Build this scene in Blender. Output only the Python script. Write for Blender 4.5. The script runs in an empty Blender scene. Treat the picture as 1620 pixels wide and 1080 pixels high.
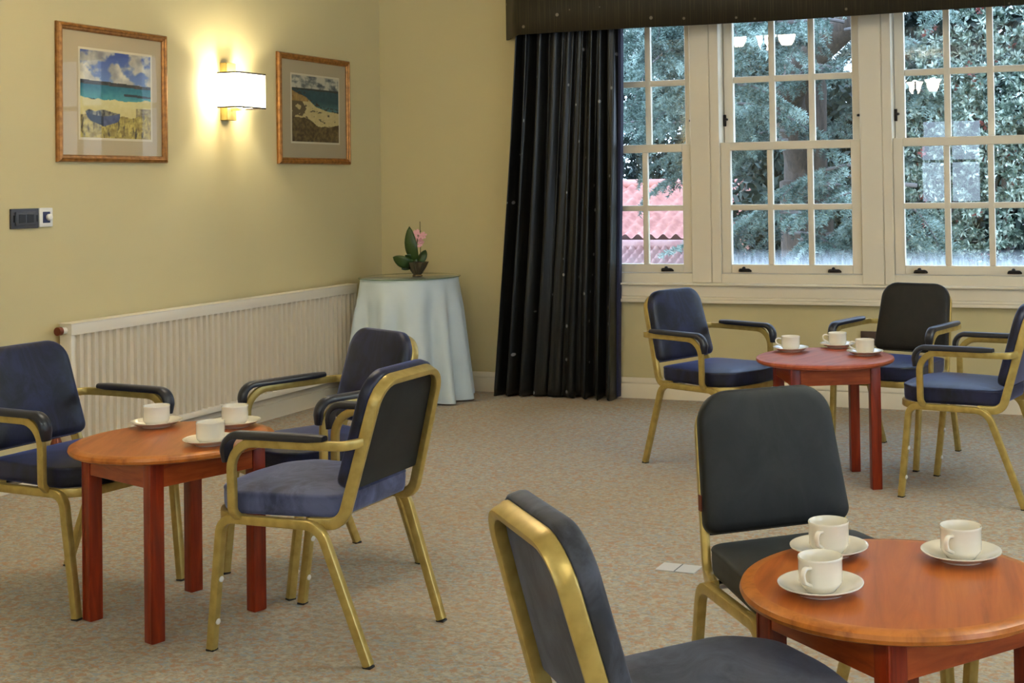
import bpy, bmesh, math, random
import numpy as np
from mathutils import Vector, Matrix, noise
PI = math.pi
random.seed(7)
C = bpy.context.scene.collection

# ------------------------------------------------------------------ materials
def S(r, g, b):
    f = lambda c: (c/255/12.92) if c/255 <= .04045 else ((c/255+.055)/1.055)**2.4
    return (f(r), f(g), f(b), 1)

class NT:
    def __init__(s, name):
        s.m = bpy.data.materials.new(name); s.m.use_nodes = True
        s.t = s.m.node_tree; s.n = s.t.nodes; s.b = s.n['Principled BSDF']
        s.out = s.n['Material Output']
    def node(s, typ, ins=None, **props):
        n = s.n.new(typ)
        for k, v in props.items(): setattr(n, k, v)
        for k, v in (ins or {}).items():
            if isinstance(v, bpy.types.NodeSocket): s.t.links.new(v, n.inputs[k])
            else: n.inputs[k].default_value = v
        return n
    def set(s, **kw):
        for k, v in kw.items():
            k = k.replace('_', ' ')
            if isinstance(v, bpy.types.NodeSocket): s.t.links.new(v, s.b.inputs[k])
            else: s.b.inputs[k].default_value = v
        return s
    def coord(s, scale=(1, 1, 1), which='Object'):
        tc = s.node('ShaderNodeTexCoord')
        return s.node('ShaderNodeMapping', {'Vector': tc.outputs[which], 'Scale': scale}).outputs[0]
    def noise(s, vec, scale, detail=3, rough=.5, dist=0):
        return s.node('ShaderNodeTexNoise', {'Vector': vec, 'Scale': scale, 'Detail': detail, 'Roughness': rough, 'Distortion': dist}).outputs[0]
    def ramp(s, fac, stops, interp='LINEAR'):
        n = s.node('ShaderNodeValToRGB', {'Fac': fac}); r = n.color_ramp; r.interpolation = interp
        while len(r.elements) < len(stops): r.elements.new(.5)
        for e, (p, c) in zip(r.elements, stops): e.position = p; e.color = c
        return n.outputs[0]
    def mix(s, fac, a, b, blend='MIX'):
        n = s.node('ShaderNodeMix', data_type='RGBA', blend_type=blend)
        for k, v in ((0, fac), (6, a), (7, b)):
            if isinstance(v, bpy.types.NodeSocket): s.t.links.new(v, n.inputs[k])
            else: n.inputs[k].default_value = v
        return n.outputs[2]
    def math(s, op, a, b=0.):
        n = s.node('ShaderNodeMath', operation=op)
        for k, v in ((0, a), (1, b)):
            if isinstance(v, bpy.types.NodeSocket): s.t.links.new(v, n.inputs[k])
            else: n.inputs[k].default_value = v
        return n.outputs[0]
    def bump(s, h, strength=.2, dist=.002):
        n = s.node('ShaderNodeBump', {'Height': h, 'Strength': strength, 'Distance': dist})
        s.t.links.new(n.outputs[0], s.b.inputs['Normal']); return s

def plain(name, col, rough=.5, metal=0., **kw):
    return NT(name).set(Base_Color=col, Roughness=rough, Metallic=metal, **kw).m

M = {}
def wallpaint(name, col):
    t = NT(name); v = t.coord(); n = t.noise(v, 1.3, 3)
    c = t.mix(n, tuple(x*.95 for x in col[:3])+(1,), tuple(min(1, x*1.05) for x in col[:3])+(1,))
    t.set(Base_Color=c, Roughness=.75).bump(t.noise(v, 160, 2), .12, .001); return t.m
M['wall'] = wallpaint('cream_wall_paint', S(198, 184, 140))
M['ceil'] = wallpaint('white_ceiling_paint', S(235, 228, 210))
t = NT('ivory_gloss_paint'); v = t.coord(); t.set(Base_Color=S(226, 214, 192), Roughness=.35).bump(t.noise(v, 25, 2), .05, .001); M['trim'] = t.m
M['radiator'] = plain('ivory_radiator_enamel', S(212, 200, 180), .4)
M['radiator_top'] = plain('ivory_radiator_edge', S(222, 212, 194), .35)
# carpet: beige pile with rust and blue-grey flecks
t = NT('flecked_carpet'); v = t.coord((1, 1, 1)); v2 = t.coord((1, 1.6, 1))
n1 = t.noise(v2, 40, 3, .65, .8); n2 = t.noise(v, 36, 2, .6, .8); n3 = t.noise(v, 260, 2); n4 = t.noise(v, .9, 3)
c = t.ramp(n1, [(.36, S(148, 135, 117)), (.5, S(174, 163, 145)), (.64, S(189, 181, 166))])
c = t.mix(t.ramp(n2, [(.53, (0, 0, 0, 1)), (.60, (.9, .9, .9, 1))]), c, S(176, 136, 106))
n5 = t.noise(v2, 37, 3, .6, 1.2)
c = t.mix(t.ramp(n5, [(.54, (0, 0, 0, 1)), (.61, (.9, .9, .9, 1))]), c, S(152, 162, 168))
c = t.mix(t.math('MULTIPLY', n3, .25), c, S(122, 106, 84))
c = t.mix(t.ramp(n4, [(.45, (0, 0, 0, 1)), (.7, (.3, .3, .3, 1))]), c, S(160, 132, 96))
t.set(Base_Color=c, Roughness=.95).bump(n3, .35, .003); M['carpet'] = t.m
# metal and velvet of the chairs
t = NT('gold_painted_metal'); v = t.coord(); n = t.noise(v, 30, 4)
t.set(Base_Color=t.ramp(n, [(.3, S(166, 142, 76)), (.6, S(184, 160, 92))]), Roughness=.34, Metallic=.5); M['gold'] = t.m
def velvet(name, a, b, sheen, rough=.55, sw=.8):
    t = NT(name); v = t.coord((1, 1, .7)); n = t.noise(v, 8, 5, .65, 1.); n2 = t.noise(v, 400, 1)
    t.set(Base_Color=t.ramp(n, [(.4, a), (.62, b)]), Roughness=rough, Sheen_Weight=sw, Sheen_Roughness=.35, Sheen_Tint=sheen, Specular_IOR_Level=.35).bump(n2, .15, .001)
    return t.m
M['navy'] = velvet('navy_velvet', S(7, 8, 21), S(27, 31, 62), S(120, 138, 215), .42, .6)
M['navylit'] = velvet('lit_navy_velvet', S(46, 50, 76), S(86, 92, 126), S(150, 158, 195), .6)  # paler copy of the navy velvet; satin sheen put into the colour
M['greyvelvet'] = velvet('grey_velvet', S(32, 33, 40), S(66, 68, 79), S(140, 146, 170), .6, .6)  # greyer velvet for the foreground armless chair
M['charcoal'] = velvet('charcoal_velvet', S(8, 8, 8), S(23, 23, 22), S(100, 105, 108), .6, .4)
M['navyshade'] = velvet('shaded_navy_velvet', S(15, 11, 9), S(26, 21, 17), S(100, 90, 80), .6, .25)  # navy velvet turned from the light, its shade put into the colour
M['armpad'] = plain('navy_black_arm_velvet', S(18, 17, 25), .35, 0, Sheen_Weight=.3, Sheen_Tint=S(120, 130, 170))
M['rubber'] = plain('black_rubber', S(18, 17, 16), .6)
M['whiteplastic'] = plain('white_plastic', S(225, 222, 214), .4)
M['chrome'] = plain('chrome', S(200, 200, 200), .2, 1.)
# wood
def wood(name, a, b, c_, rough, sc):
    t = NT(name); v = t.coord(sc); n = t.noise(v, 5, 5, .6, 1.5); n2 = t.noise(v, 40, 2)
    col = t.ramp(n, [(.3, a), (.5, b), (.72, c_)])
    t.set(Base_Color=t.mix(t.math('MULTIPLY', n2, .25), col, a), Roughness=rough, Specular_IOR_Level=.32, Coat_Weight=.05, Coat_Roughness=.2); return t.m
M['top'] = wood('cherry_tabletop', S(146, 73, 25), S(174, 92, 36), S(192, 110, 48), .32, (.35, 3, 1))
M['topred'] = wood('red_cherry_tabletop', S(140, 62, 36), S(164, 78, 48), S(184, 98, 64), .42, (.35, 3, 1))
M['edge'] = wood('cherry_edge', S(150, 82, 30), S(184, 108, 42), S(198, 122, 56), .3, (3, 3, 1))
M['leg'] = wood('mahogany_legs', S(96, 26, 8), S(122, 36, 11), S(146, 52, 18), .3, (6, 6, .6))
M['apron'] = wood('mahogany_apron', S(124, 48, 18), S(152, 66, 26), S(172, 84, 38), .3, (1, 1, 6))
M['china'] = plain('white_china', S(238, 231, 216), .12, 0, Coat_Weight=.4)
M['coffee'] = plain('cup_inside_cream', S(236, 229, 214), .15)  # plain off-white, even in tone
# curtain fabric: brown black satin, thin stripes, pale dots
def drape(name, base, stripe, dot, rough):
    t = NT(name); tc = t.node('ShaderNodeUVMap'); tc.uv_map = 'UVMap'
    v = tc.outputs[0]
    w = t.noise(t.node('ShaderNodeMapping', {'Vector': v, 'Scale': (1, .02, 1)}).outputs[0], 120, 2)
    c = t.mix(t.ramp(w, [(.52, (0, 0, 0, 1)), (.62, (1, 1, 1, 1))]), base, stripe)
    vo = t.node('ShaderNodeTexVoronoi', {'Vector': v, 'Scale': 9.0, 'Randomness': .55})
    d = t.ramp(vo.outputs['Distance'], [(.09, (1, 1, 1, 1)), (.115, (0, 0, 0, 1))])
    c = t.mix(d, c, dot)
    t.set(Base_Color=c, Roughness=rough, Sheen_Weight=.1, Sheen_Tint=S(160, 150, 130), Specular_IOR_Level=.4); return t.m
M['drape'] = drape('dark_dotted_satin', S(12, 12, 12), S(27, 25, 22), S(140, 138, 138), .36)
M['pelmet'] = drape('dark_dotted_pelmet', S(34, 27, 12), S(54, 45, 24), S(130, 120, 106), .6)
M['lining'] = plain('navy_curtain_lining', S(24, 26, 58), .7)
t = NT('pale_blue_cloth'); v = t.coord(); t.set(Base_Color=t.mix(t.noise(v, 6, 3), S(182, 196, 204), S(202, 212, 216)), Roughness=.8, Sheen_Weight=.3).bump(t.noise(v, 300, 2), .1, .001); M['cloth'] = t.m
M['brass'] = plain('brushed_brass', S(168, 150, 96), .4, .7)
M['darkbrass'] = plain('dark_bronze', S(38, 30, 24), .45, .6)
M['gilt'] = None
t = NT('gilt_wood_frame'); v = t.coord(); t.set(Base_Color=t.ramp(t.noise(v, 40, 4), [(.3, S(122, 80, 32)), (.7, S(172, 116, 56))]), Roughness=.35, Metallic=.5); M['gilt'] = t.m
M['mat'] = plain('cream_mount_board', S(192, 172, 138), .8)
M['matwhite'] = plain('white_print_border', S(222, 208, 178), .8)
t = NT('printed_paper'); a = t.node('ShaderNodeVertexColor'); a.layer_name = 'print'; t.set(Base_Color=a.outputs[0], Roughness=.5); M['print'] = t.m
def thin_glass(name, tint, ior, haze=False, boost=1.):
    t = NT(name); t.n.remove(t.b)
    tr = t.node('ShaderNodeBsdfTransparent', {'Color': tint}); gl = t.node('ShaderNodeBsdfGlossy', {'Color': (1, 1, 1, 1), 'Roughness': 0.})
    fr = t.node('ShaderNodeFresnel', {'IOR': ior})
    m = t.node('ShaderNodeMixShader', {0: t.math('MULTIPLY', fr.outputs[0], boost), 1: tr.outputs[0], 2: gl.outputs[0]})
    o = m.outputs[0]
    if haze:   # condensation along the foot of each pane
        tc = t.node('ShaderNodeTexCoord'); sep = t.node('ShaderNodeSeparateXYZ', {0: tc.outputs['Object']})
        n = t.noise(t.node('ShaderNodeMapping', {'Vector': tc.outputs['Object'], 'Scale': (1, 1, .12)}).outputs[0], 70, 3, .6)
        up = t.node('ShaderNodeMapRange', {'Value': sep.outputs[2], 'From Min': .868, 'From Max': .97, 'To Min': .85, 'To Max': 0.})
        side = t.node('ShaderNodeMapRange', {'Value': sep.outputs[0], 'From Min': 2.3, 'From Max': 2.5, 'To Min': .12, 'To Max': .8})
        f = t.math('MULTIPLY', t.math('MULTIPLY', up.outputs[0], t.math('ADD', n, .05)), side.outputs[0])
        di = t.node('ShaderNodeBsdfTranslucent', {'Color': (.9, .95, 1, 1)})
        o = t.node('ShaderNodeMixShader', {0: f, 1: o, 2: di.outputs[0]}).outputs[0]
    t.t.links.new(o, t.out.inputs[0]); return t.m
M['pane'] = thin_glass('window_pane_glass', (.97, .985, 1, 1), 1.5, True, 1.6)
M['upane'] = thin_glass('upper_pane_glass', (.97, .985, 1, 1), 1.5, False, 1.6)
M['pglass'] = thin_glass('picture_glass', (.97, .98, .97, 1), 1.2)
M['tglass'] = thin_glass('table_glass', (.93, .97, .93, 1), 1.5)
M['tedge'] = plain('green_glass_edge', S(96, 116, 96), .1)
M['vase'] = plain('smoked_silver_glass', S(118, 104, 84), .18, .7)
t = NT('lamp_shade_linen'); t.set(Base_Color=S(250, 240, 215), Roughness=.8, Emission_Color=(1, .9, .66, 1), Emission_Strength=4.); M['shade'] = t.m
t = NT('amber_glass_shade'); t.set(Base_Color=S(250, 220, 160), Roughness=.4, Emission_Color=(1, .89, .72, 1), Emission_Strength=15.); M['amber'] = t.m
t = NT('lamp_bulb'); t.set(Base_Color=(1, 1, 1, 1), Emission_Color=(1, .85, .6, 1), Emission_Strength=25.); M['bulb'] = t.m
M['greysocket'] = plain('dark_grey_plastic', S(62, 62, 68), .45)
M['black'] = plain('black_recess', S(10, 10, 12), .5)
M['navyplastic'] = plain('navy_plastic', S(24, 24, 66), .4)
M['brownplate'] = plain('brown_plate', S(62, 42, 30), .5)
M['copper'] = plain('old_copper', S(120, 62, 40), .4, .6)
M['leaf'] = plain('dark_orchid_leaf', S(44, 66, 22), .35)
M['stem'] = plain('orchid_stem', S(86, 74, 40), .6)
M['petal'] = plain('pink_petal', S(226, 166, 176), .6)
M['moss'] = plain('dark_moss', S(40, 26, 26), .8)
M['plate'] = plain('pale_grey_floor_plate', S(196, 194, 192), .5)
# outdoors
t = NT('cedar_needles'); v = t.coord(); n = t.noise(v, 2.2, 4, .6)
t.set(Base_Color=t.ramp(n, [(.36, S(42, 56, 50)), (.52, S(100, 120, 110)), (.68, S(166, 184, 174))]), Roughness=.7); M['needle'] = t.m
t = NT('cedar_bark'); v = t.coord((1, 1, .25)); n = t.noise(v, 14, 5, .7); t.set(Base_Color=t.ramp(n, [(.3, S(45, 37, 31)), (.7, S(87, 72, 59))]), Roughness=.9).bump(n, .8, .03); M['bark'] = t.m
M['twig'] = plain('grey_twig', S(94, 87, 84), .8)
t = NT('variegated_leaf'); v = t.coord(); n = t.noise(v, 14, 3); t.set(Base_Color=t.ramp(n, [(.4, S(52, 72, 58)), (.52, S(106, 124, 108)), (.62, S(190, 200, 184))]), Roughness=.45); M['vleaf'] = t.m
M['redleaf'] = plain('red_new_leaf', S(131, 66, 58), .5)
t = NT('dark_evergreen_leaf'); v = t.coord(); t.set(Base_Color=t.ramp(t.noise(v, 1.5, 3), [(.35, S(20, 33, 27)), (.7, S(50, 69, 59))]), Roughness=.6); M['dleaf'] = t.m
t = NT('orange_pantiles'); v = t.coord(); t.set(Base_Color=t.ramp(t.noise(v, 5, 3), [(.3, S(158, 100, 90)), (.7, S(192, 134, 120))]), Roughness=.8); M['tile'] = t.m
t = NT('faded_pantiles'); v = t.coord(); t.set(Base_Color=t.ramp(t.noise(v, 5, 3), [(.3, S(147, 103, 98)), (.7, S(168, 131, 123))]), Roughness=.8); M['tile2'] = t.m
M['brick'] = plain('brick_red_wall', S(150, 96, 76), .85)
t = NT('winter_grass'); v = t.coord(); t.set(Base_Color=t.ramp(t.noise(v, 3, 5), [(.3, S(45, 51, 31)), (.7, S(81, 84, 61))]), Roughness=.95); M['grass'] = t.m

# ------------------------------------------------------------------ mesh helpers
def finish(name, bm, mat, parent=None, smooth=True, ang=38):
    bm.normal_update()
    if smooth:
        for f in bm.faces: f.smooth = True
        a = math.radians(ang)
        for e in bm.edges:
            if len(e.link_faces) == 2 and e.calc_face_angle(0) > a: e.smooth = False
    me = bpy.data.meshes.new(name); bm.to_mesh(me); bm.free()
    o = bpy.data.objects.new(name, me); C.objects.link(o)
    for m in (mat if isinstance(mat, (list, tuple)) else [mat]): me.materials.append(m)
    if parent: o.parent = parent
    return o
def NB(): return bmesh.new()
def box(bm, x0, x1, y0, y1, z0, z1, bev=0., seg=2, mi=0):
    b = bmesh.new() if bev else bm
    vs = [b.verts.new(p) for p in ((x0, y0, z0), (x1, y0, z0), (x1, y1, z0), (x0, y1, z0), (x0, y0, z1), (x1, y0, z1), (x1, y1, z1), (x0, y1, z1))]
    fs = [b.faces.new([vs[i] for i in q]) for q in ((3, 2, 1, 0), (4, 5, 6, 7), (0, 1, 5, 4), (1, 2, 6, 5), (2, 3, 7, 6), (3, 0, 4, 7))]
    for f in fs: f.material_index = mi
    if bev:
        bmesh.ops.bevel(b, geom=b.edges[:], offset=bev, segments=seg, profile=.6, affect='EDGES')
        merge(bm, b); 
    return bm
def merge(bm, b, mat=None):
    if mat is not None: b.transform(mat)
    me = bpy.data.meshes.new('tmp'); b.to_mesh(me); bm.from_mesh(me); bpy.data.meshes.remove(me); b.free()
def fillet(pts, rad, n=6):
    pts = [Vector(p) for p in pts]; out = [pts[0]]
    for i in range(1, len(pts)-1):
        r = rad[i-1] if isinstance(rad, (list, tuple)) else rad
        a, b, c = pts[i-1], pts[i], pts[i+1]; u = (a-b).normalized(); w = (c-b).normalized()
        ang = u.angle(w)
        if r <= 0 or ang > PI-.02: out.append(b); continue
        d = min(r/math.tan(ang/2), (a-b).length*.49, (c-b).length*.49); rr = d*math.tan(ang/2)
        ctr = b+(u+w).normalized()*(rr/math.sin(ang/2)); p0 = b+u*d; p1 = b+w*d
        e0 = (p0-ctr); e1 = (p1-ctr); th = e0.angle(e1)
        for k in range(n+1):
            s = k/n; out.append(ctr+(e0*math.sin((1-s)*th)+e1*math.sin(s*th))/math.sin(th))
    out.append(pts[-1]); return out
def rrect(w, h, r, n=3):
    out = []
    for cx, cy, a0 in ((w/2-r, h/2-r, 0), (-w/2+r, h/2-r, 90), (-w/2+r, -h/2+r, 180), (w/2-r, -h/2+r, 270)):
        for k in range(n+1):
            a = math.radians(a0+90*k/n); out.append((cx+r*math.cos(a), cy+r*math.sin(a)))
    return out
def circ(r, n=10): return [(r*math.cos(2*PI*k/n), r*math.sin(2*PI*k/n)) for k in range(n)]
def sweep(bm, path, s0, prof, closed=False, cap=True, scale=None, off=None):
    P = [Vector(p) for p in path]; n = len(P); rings = []; s = Vector(s0)
    for i, p in enumerate(P):
        if closed: t = (P[(i+1) % n]-P[i-1]).normalized()
        else: t = ((P[min(i+1, n-1)]-P[i]).normalized()+(P[i]-P[max(i-1, 0)]).normalized()).normalized()
        s = (s-t*s.dot(t)).normalized(); o = s.cross(t)
        q = p+(s*off[0]+o*off[1] if off else Vector())
        k = scale[i] if scale else 1
        rings.append([bm.verts.new(q+s*(a*k)+o*(b*k)) for a, b in prof])
    m = len(prof)
    for i in range(n if closed else n-1):
        A, B = rings[i], rings[(i+1) % n]
        for j in range(m): bm.faces.new((A[j], A[(j+1) % m], B[(j+1) % m], B[j]))
    if cap and not closed: bm.faces.new(rings[0][::-1]); bm.faces.new(rings[-1])
    return rings
def lathe(bm, prof, n=40, mi=0, c=(0, 0, 0)):
    rings = []
    for r, z in prof:
        rings.append([bm.verts.new((c[0]+r*math.cos(2*PI*k/n), c[1]+r*math.sin(2*PI*k/n), c[2]+z)) for k in range(n)] if r > 1e-6 else [bm.verts.new((c[0], c[1], c[2]+z))])
    for A, B in zip(rings, rings[1:]):
        for k in range(n):
            k2 = (k+1) % n
            if len(A) == 1 and len(B) == 1: continue
            if len(A) == 1: f = (A[0], B[k2], B[k])
            elif len(B) == 1: f = (A[k], A[k2], B[0])
            else: f = (A[k], A[k2], B[k2], B[k])
            bm.faces.new(f).material_index = mi
    bmesh.ops.recalc_face_normals(bm, faces=bm.faces[:])
    return bm
def pillow(bm, outline, layers, close_top=True, close_bot=True, fn=None):
    """outline: list of 2D points; layers: (inset scale, height); fn maps (x, y, h) -> Vector"""
    cx = sum(p[0] for p in outline)/len(outline); cy = sum(p[1] for p in outline)/len(outline); n = len(outline)
    fn = fn or (lambda x, y, h: Vector((x, y, h)))
    rings = [[bm.verts.new(fn(cx+(x-cx)*s, cy+(y-cy)*s, h)) for x, y in outline] for s, h in layers]
    for A, B in zip(rings, rings[1:]):
        for k in range(n): bm.faces.new((A[k], A[(k+1) % n], B[(k+1) % n], B[k]))
    if close_bot: bm.faces.new(rings[0][::-1])
    if close_top: bm.faces.new(rings[-1])
    bmesh.ops.recalc_face_normals(bm, faces=bm.faces[:])
def fast_mesh(name, verts, faces, mat, parent=None, smooth=False):
    v = np.asarray(verts, np.float32); f = np.asarray(faces, np.int32); k = f.shape[1]
    me = bpy.data.meshes.new(name); me.vertices.add(len(v)); me.vertices.foreach_set('co', v.ravel())
    me.loops.add(f.size); me.loops.foreach_set('vertex_index', f.ravel())
    me.polygons.add(len(f)); me.polygons.foreach_set('loop_start', np.arange(0, f.size, k, dtype=np.int32)); me.polygons.foreach_set('loop_total', np.full(len(f), k, np.int32))
    if smooth: me.polygons.foreach_set('use_smooth', np.ones(len(f), bool))
    me.update(); me.validate(); me.materials.append(mat)
    o = bpy.data.objects.new(name, me); C.objects.link(o)
    if parent: o.parent = parent
    return o
def thing(name, label, cat, loc=(0, 0, 0), rz=0., group=None):
    o = bpy.data.objects.new(name, None); C.objects.link(o); o.empty_display_size = .1
    o.location = loc; o.rotation_euler = (0, 0, rz); return tag(o, label, cat, group)
def tag(o, label, cat, group=None):
    o['label'] = label; o['category'] = cat
    if group: o['group'] = group
    return o
def struct(o, label=None, cat=None):
    o['kind'] = 'structure'
    if label: o['label'] = label
    if cat: o['category'] = cat
    return o
def dup(root, loc, rz, label, group=None):
    def cp(o, par):
        c = o.copy(); C.objects.link(c); c.parent = par
        if par is not None: c.matrix_parent_inverse = o.matrix_parent_inverse.copy()
        for ch in list(o.children):
            if ch.name in keep: cp(ch, c)
        return c
    keep = set(x.name for x in root.children_recursive)
    r = cp(root, None); r.location = loc; r.rotation_euler = (0, 0, rz); r['label'] = label
    if group: r['group'] = group
    return r

# ------------------------------------------------------------------ room shell
X1, Y1, ZC = 8.4, -11.2, 3.05
WX0, WX1, WZ0, WZ1 = 1.20, 4.72, .70, 2.62          # the window opening in the far wall
def wallbox(name, quads, mat=M['wall']):
    bm = NB()
    for q in quads: box(bm, *q)
    return struct(finish(name, bm, mat, smooth=False), None)
o = wallbox('floor', [(-.2, X1+.2, Y1-.2, .3, -.12, 0)], M['carpet']); tag(o, 'beige flecked carpet floor under the chairs and tables', 'floor')
o = wallbox('ceiling', [(-.2, X1+.2, Y1-.2, .3, ZC, ZC+.15)], M['ceil']); tag(o, 'white ceiling above the room', 'ceiling')
o = wallbox('wall_left', [(-.2, 0, Y1-.2, .3, 0, ZC)]); tag(o, 'cream painted wall with the pictures and the radiator', 'wall')
o = wallbox('wall_back', [(0, WX0, 0, .3, 0, ZC), (WX1, X1, 0, .3, 0, ZC), (WX0, WX1, 0, .3, 0, WZ0), (WX0, WX1, 0, .3, WZ1, ZC)]); tag(o, 'cream painted wall around the tall sash windows', 'wall')
o = wallbox('wall_right', [(X1, X1+.2, Y1-.2, -8.6, 0, ZC), (X1, X1+.2, -6.2, -4.2, 0, ZC), (X1, X1+.2, -1.8, .3, 0, ZC), (X1, X1+.2, -8.6, -1.8, 0, .9), (X1, X1+.2, -8.6, -1.8, 2.4, ZC)]); tag(o, 'cream painted wall opposite the radiator wall', 'wall')
o = wallbox('wall_front', [(0, 2.0, Y1-.2, Y1, 0, ZC), (2.95, 3.5, Y1-.2, Y1, 0, ZC), (4.5, X1, Y1-.2, Y1, 0, ZC), (2.0, 4.5, Y1-.2, Y1, 0, 1.0), (2.0, 4.5, Y1-.2, Y1, 2.3, ZC)]); tag(o, 'cream painted wall behind the viewer', 'wall')
# skirting boards: ogee profile
def skirting(name, a, b, inward):
    prof = [(0, 0), (.022, 0), (.022, .088), (.017, .094), (.021, .1), (.021, .108), (.013, .121), (.006, .13), (0, .132)]
    bm = NB(); a = Vector(a); b = Vector(b); i = Vector(inward)
    R = [[bm.verts.new(p+i*d+Vector((0, 0, z))) for d, z in prof] for p in (a, b)]
    for k in range(len(prof)-1): bm.faces.new((R[0][k], R[0][k+1], R[1][k+1], R[1][k]))
    bm.faces.new(R[0]); bm.faces.new(R[1][::-1]); bmesh.ops.recalc_face_normals(bm, faces=bm.faces[:])
    return struct(finish(name, bm, M['trim'], ang=60))
tag(skirting('baseboard_left', (0, Y1, 0), (0, 0, 0), (1, 0, 0)), 'ivory skirting board along the radiator wall', 'baseboard')
tag(skirting('baseboard_back', (.0225, 0, 0), (X1, 0, 0), (0, -1, 0)), 'ivory skirting board below the sash windows', 'baseboard')

# ------------------------------------------------------------------ windows
def bars(bm, x0, x1, z0, z1, y, th, stile, top, bot, nx, nz, bw, mi=0, my=0.):
    box(bm, x0, x0+stile, y, y+th, z0, z1, .003, 1); box(bm, x1-stile, x1, y, y+th, z0, z1, .003, 1)
    box(bm, x0+stile, x1-stile, y, y+th, z1-top, z1, .003, 1); box(bm, x0+stile, x1-stile, y, y+th, z0, z0+bot, .003, 1)
    gx0, gx1, gz0, gz1 = x0+stile, x1-stile, z0+bot, z1-top
    for i in range(1, nx):
        x = gx0+(gx1-gx0)*i/nx; box(bm, x-bw/2, x+bw/2, y+.006, y+th-.008, gz0, gz1, .006, 2)
    for i in range(1, nz):
        z = gz0+(gz1-gz0)*i/nz; box(bm, gx0, gx1, y+.008, y+th-.01, z-bw/2, z+bw/2, .006, 2)
sash_x = [(1.392, 2.297), (2.497, 3.402), (3.602, 4.507)]
ord_ = ['left', 'middle', 'right']
def sash_lift(par, x, z):
    bm = NB(); box(bm, x-.042, x+.042, .006, .02, z-.012, z-.004, .003); sweep(bm, fillet([(x-.036, .012, z-.006), (x-.03, -.006, z+.004), (x+.03, -.006, z+.004), (x+.036, .012, z-.006)], .01), (0, 0, 1), circ(.007, 8))
    lathe(bm, [(0, 0), (.010, .002), (.012, .01), (.008, .018), (0, .021)], 12, c=(x-.006, .004, z+.002))
    return finish('sash_lift', bm, M['darkbrass'], par)
for i, (x0, x1) in enumerate(sash_x):
    w = thing('window_%d' % (i+1), 'ivory sash window, %s of the three, with small panes' % ord_[i], 'window', (0, 0, 0)); struct(w)
    bm = NB(); bars(bm, x0, x1, .815, 1.648, .02, .045, .062, .052, .055, 3, 2, .037)
    finish('lower_sash', bm, M['trim'], w)
    bm = NB(); bars(bm, x0+.004, x1-.004, 1.60, 2.50, .10, .045, .06, .045, .05, 3, 2, .04)
    finish('upper_sash', bm, M['trim'], w)
    for nm, y, za, zb, mt in (('lower_glass', .045, .86, 1.605, 'pane'), ('upper_glass', .125, 1.645, 2.46, 'upane')):
        bm = NB(); bm.faces.new([bm.verts.new(q) for q in ((x0+.055, y, za), (x1-.055, y, za), (x1-.055, y, zb), (x0+.055, y, zb))])
        finish(nm, bm, M[mt], w, smooth=False)
    lifts = {0: [1.66, 2.126], 1: [2.65, 3.228], 2: [3.758, 4.311]}[i]
    for x in lifts: sash_lift(w, x, .836)
    for s, xc in ((1, x0), (-1, x1)):
        bm = NB(); box(bm, xc+s*.006-.006, xc+s*.006+.012, .086, .1, 1.755, 1.83, .003)
        lathe(bm, [(0, 0), (.011, .003), (.011, .014), (0, .018)], 10, c=(xc+s*.022, .088, 1.79))
        finish('sash_stop', bm, M['darkbrass'], w)
# frame posts, sill, apron and mouldings
def post(n, x0, xj, x1):
    bm = NB()
    if xj: box(bm, x0, xj-.002, .0, .188, .7525, WZ1, .003, 1); box(bm, xj+.002, x1, -.002, .188, .7525, WZ1, .003, 1); box(bm, xj-.004, xj+.004, .006, .186, .7525, WZ1)
    else: box(bm, x0, x1, 0, .188, .7525, WZ1, .003, 1)
    o = struct(finish('trim_%d' % n, bm, M['trim'])); return o
tag(post(1, 1.2, None, 1.39), 'ivory window post hidden behind the curtain', 'trim')
tag(post(2, 2.299, 2.433, 2.496), 'ivory window post between left and middle sashes', 'trim')
tag(post(3, 3.404, 3.541, 3.601), 'ivory window post between middle and right sashes', 'trim')
tag(post(4, 4.509, 4.64, 4.72), 'ivory window post at the right end', 'trim')
bm = NB(); box(bm, WX0, WX1, .005, .189, .742, .812, .003, 1)
tag(struct(finish('trim_5', bm, M['trim'])), 'ivory bottom rail of the window frame', 'trim')
bm = NB(); box(bm, WX0-.1, WX1+.1, -.055, .0, .738, .752, .005, 3); box(bm, WX0-.08, WX1+.08, -.03, 0, .664, .738, .003, 1)
box(bm, WX0-.08, WX1+.08, -.038, 0, .648, .664, .006, 2); box(bm, WX0-.08, WX1+.08, -.05, 0, .626, .648, .006, 2)
tag(struct(finish('trim_6', bm, M['trim'])), 'ivory moulded sill and apron under the windows', 'trim')
bm = NB(); box(bm, WX0, WX1, .0, .19, 2.5, WZ1)
tag(struct(finish('trim_7', bm, M['trim'])), 'ivory window head behind the pelmet', 'trim')
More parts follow.
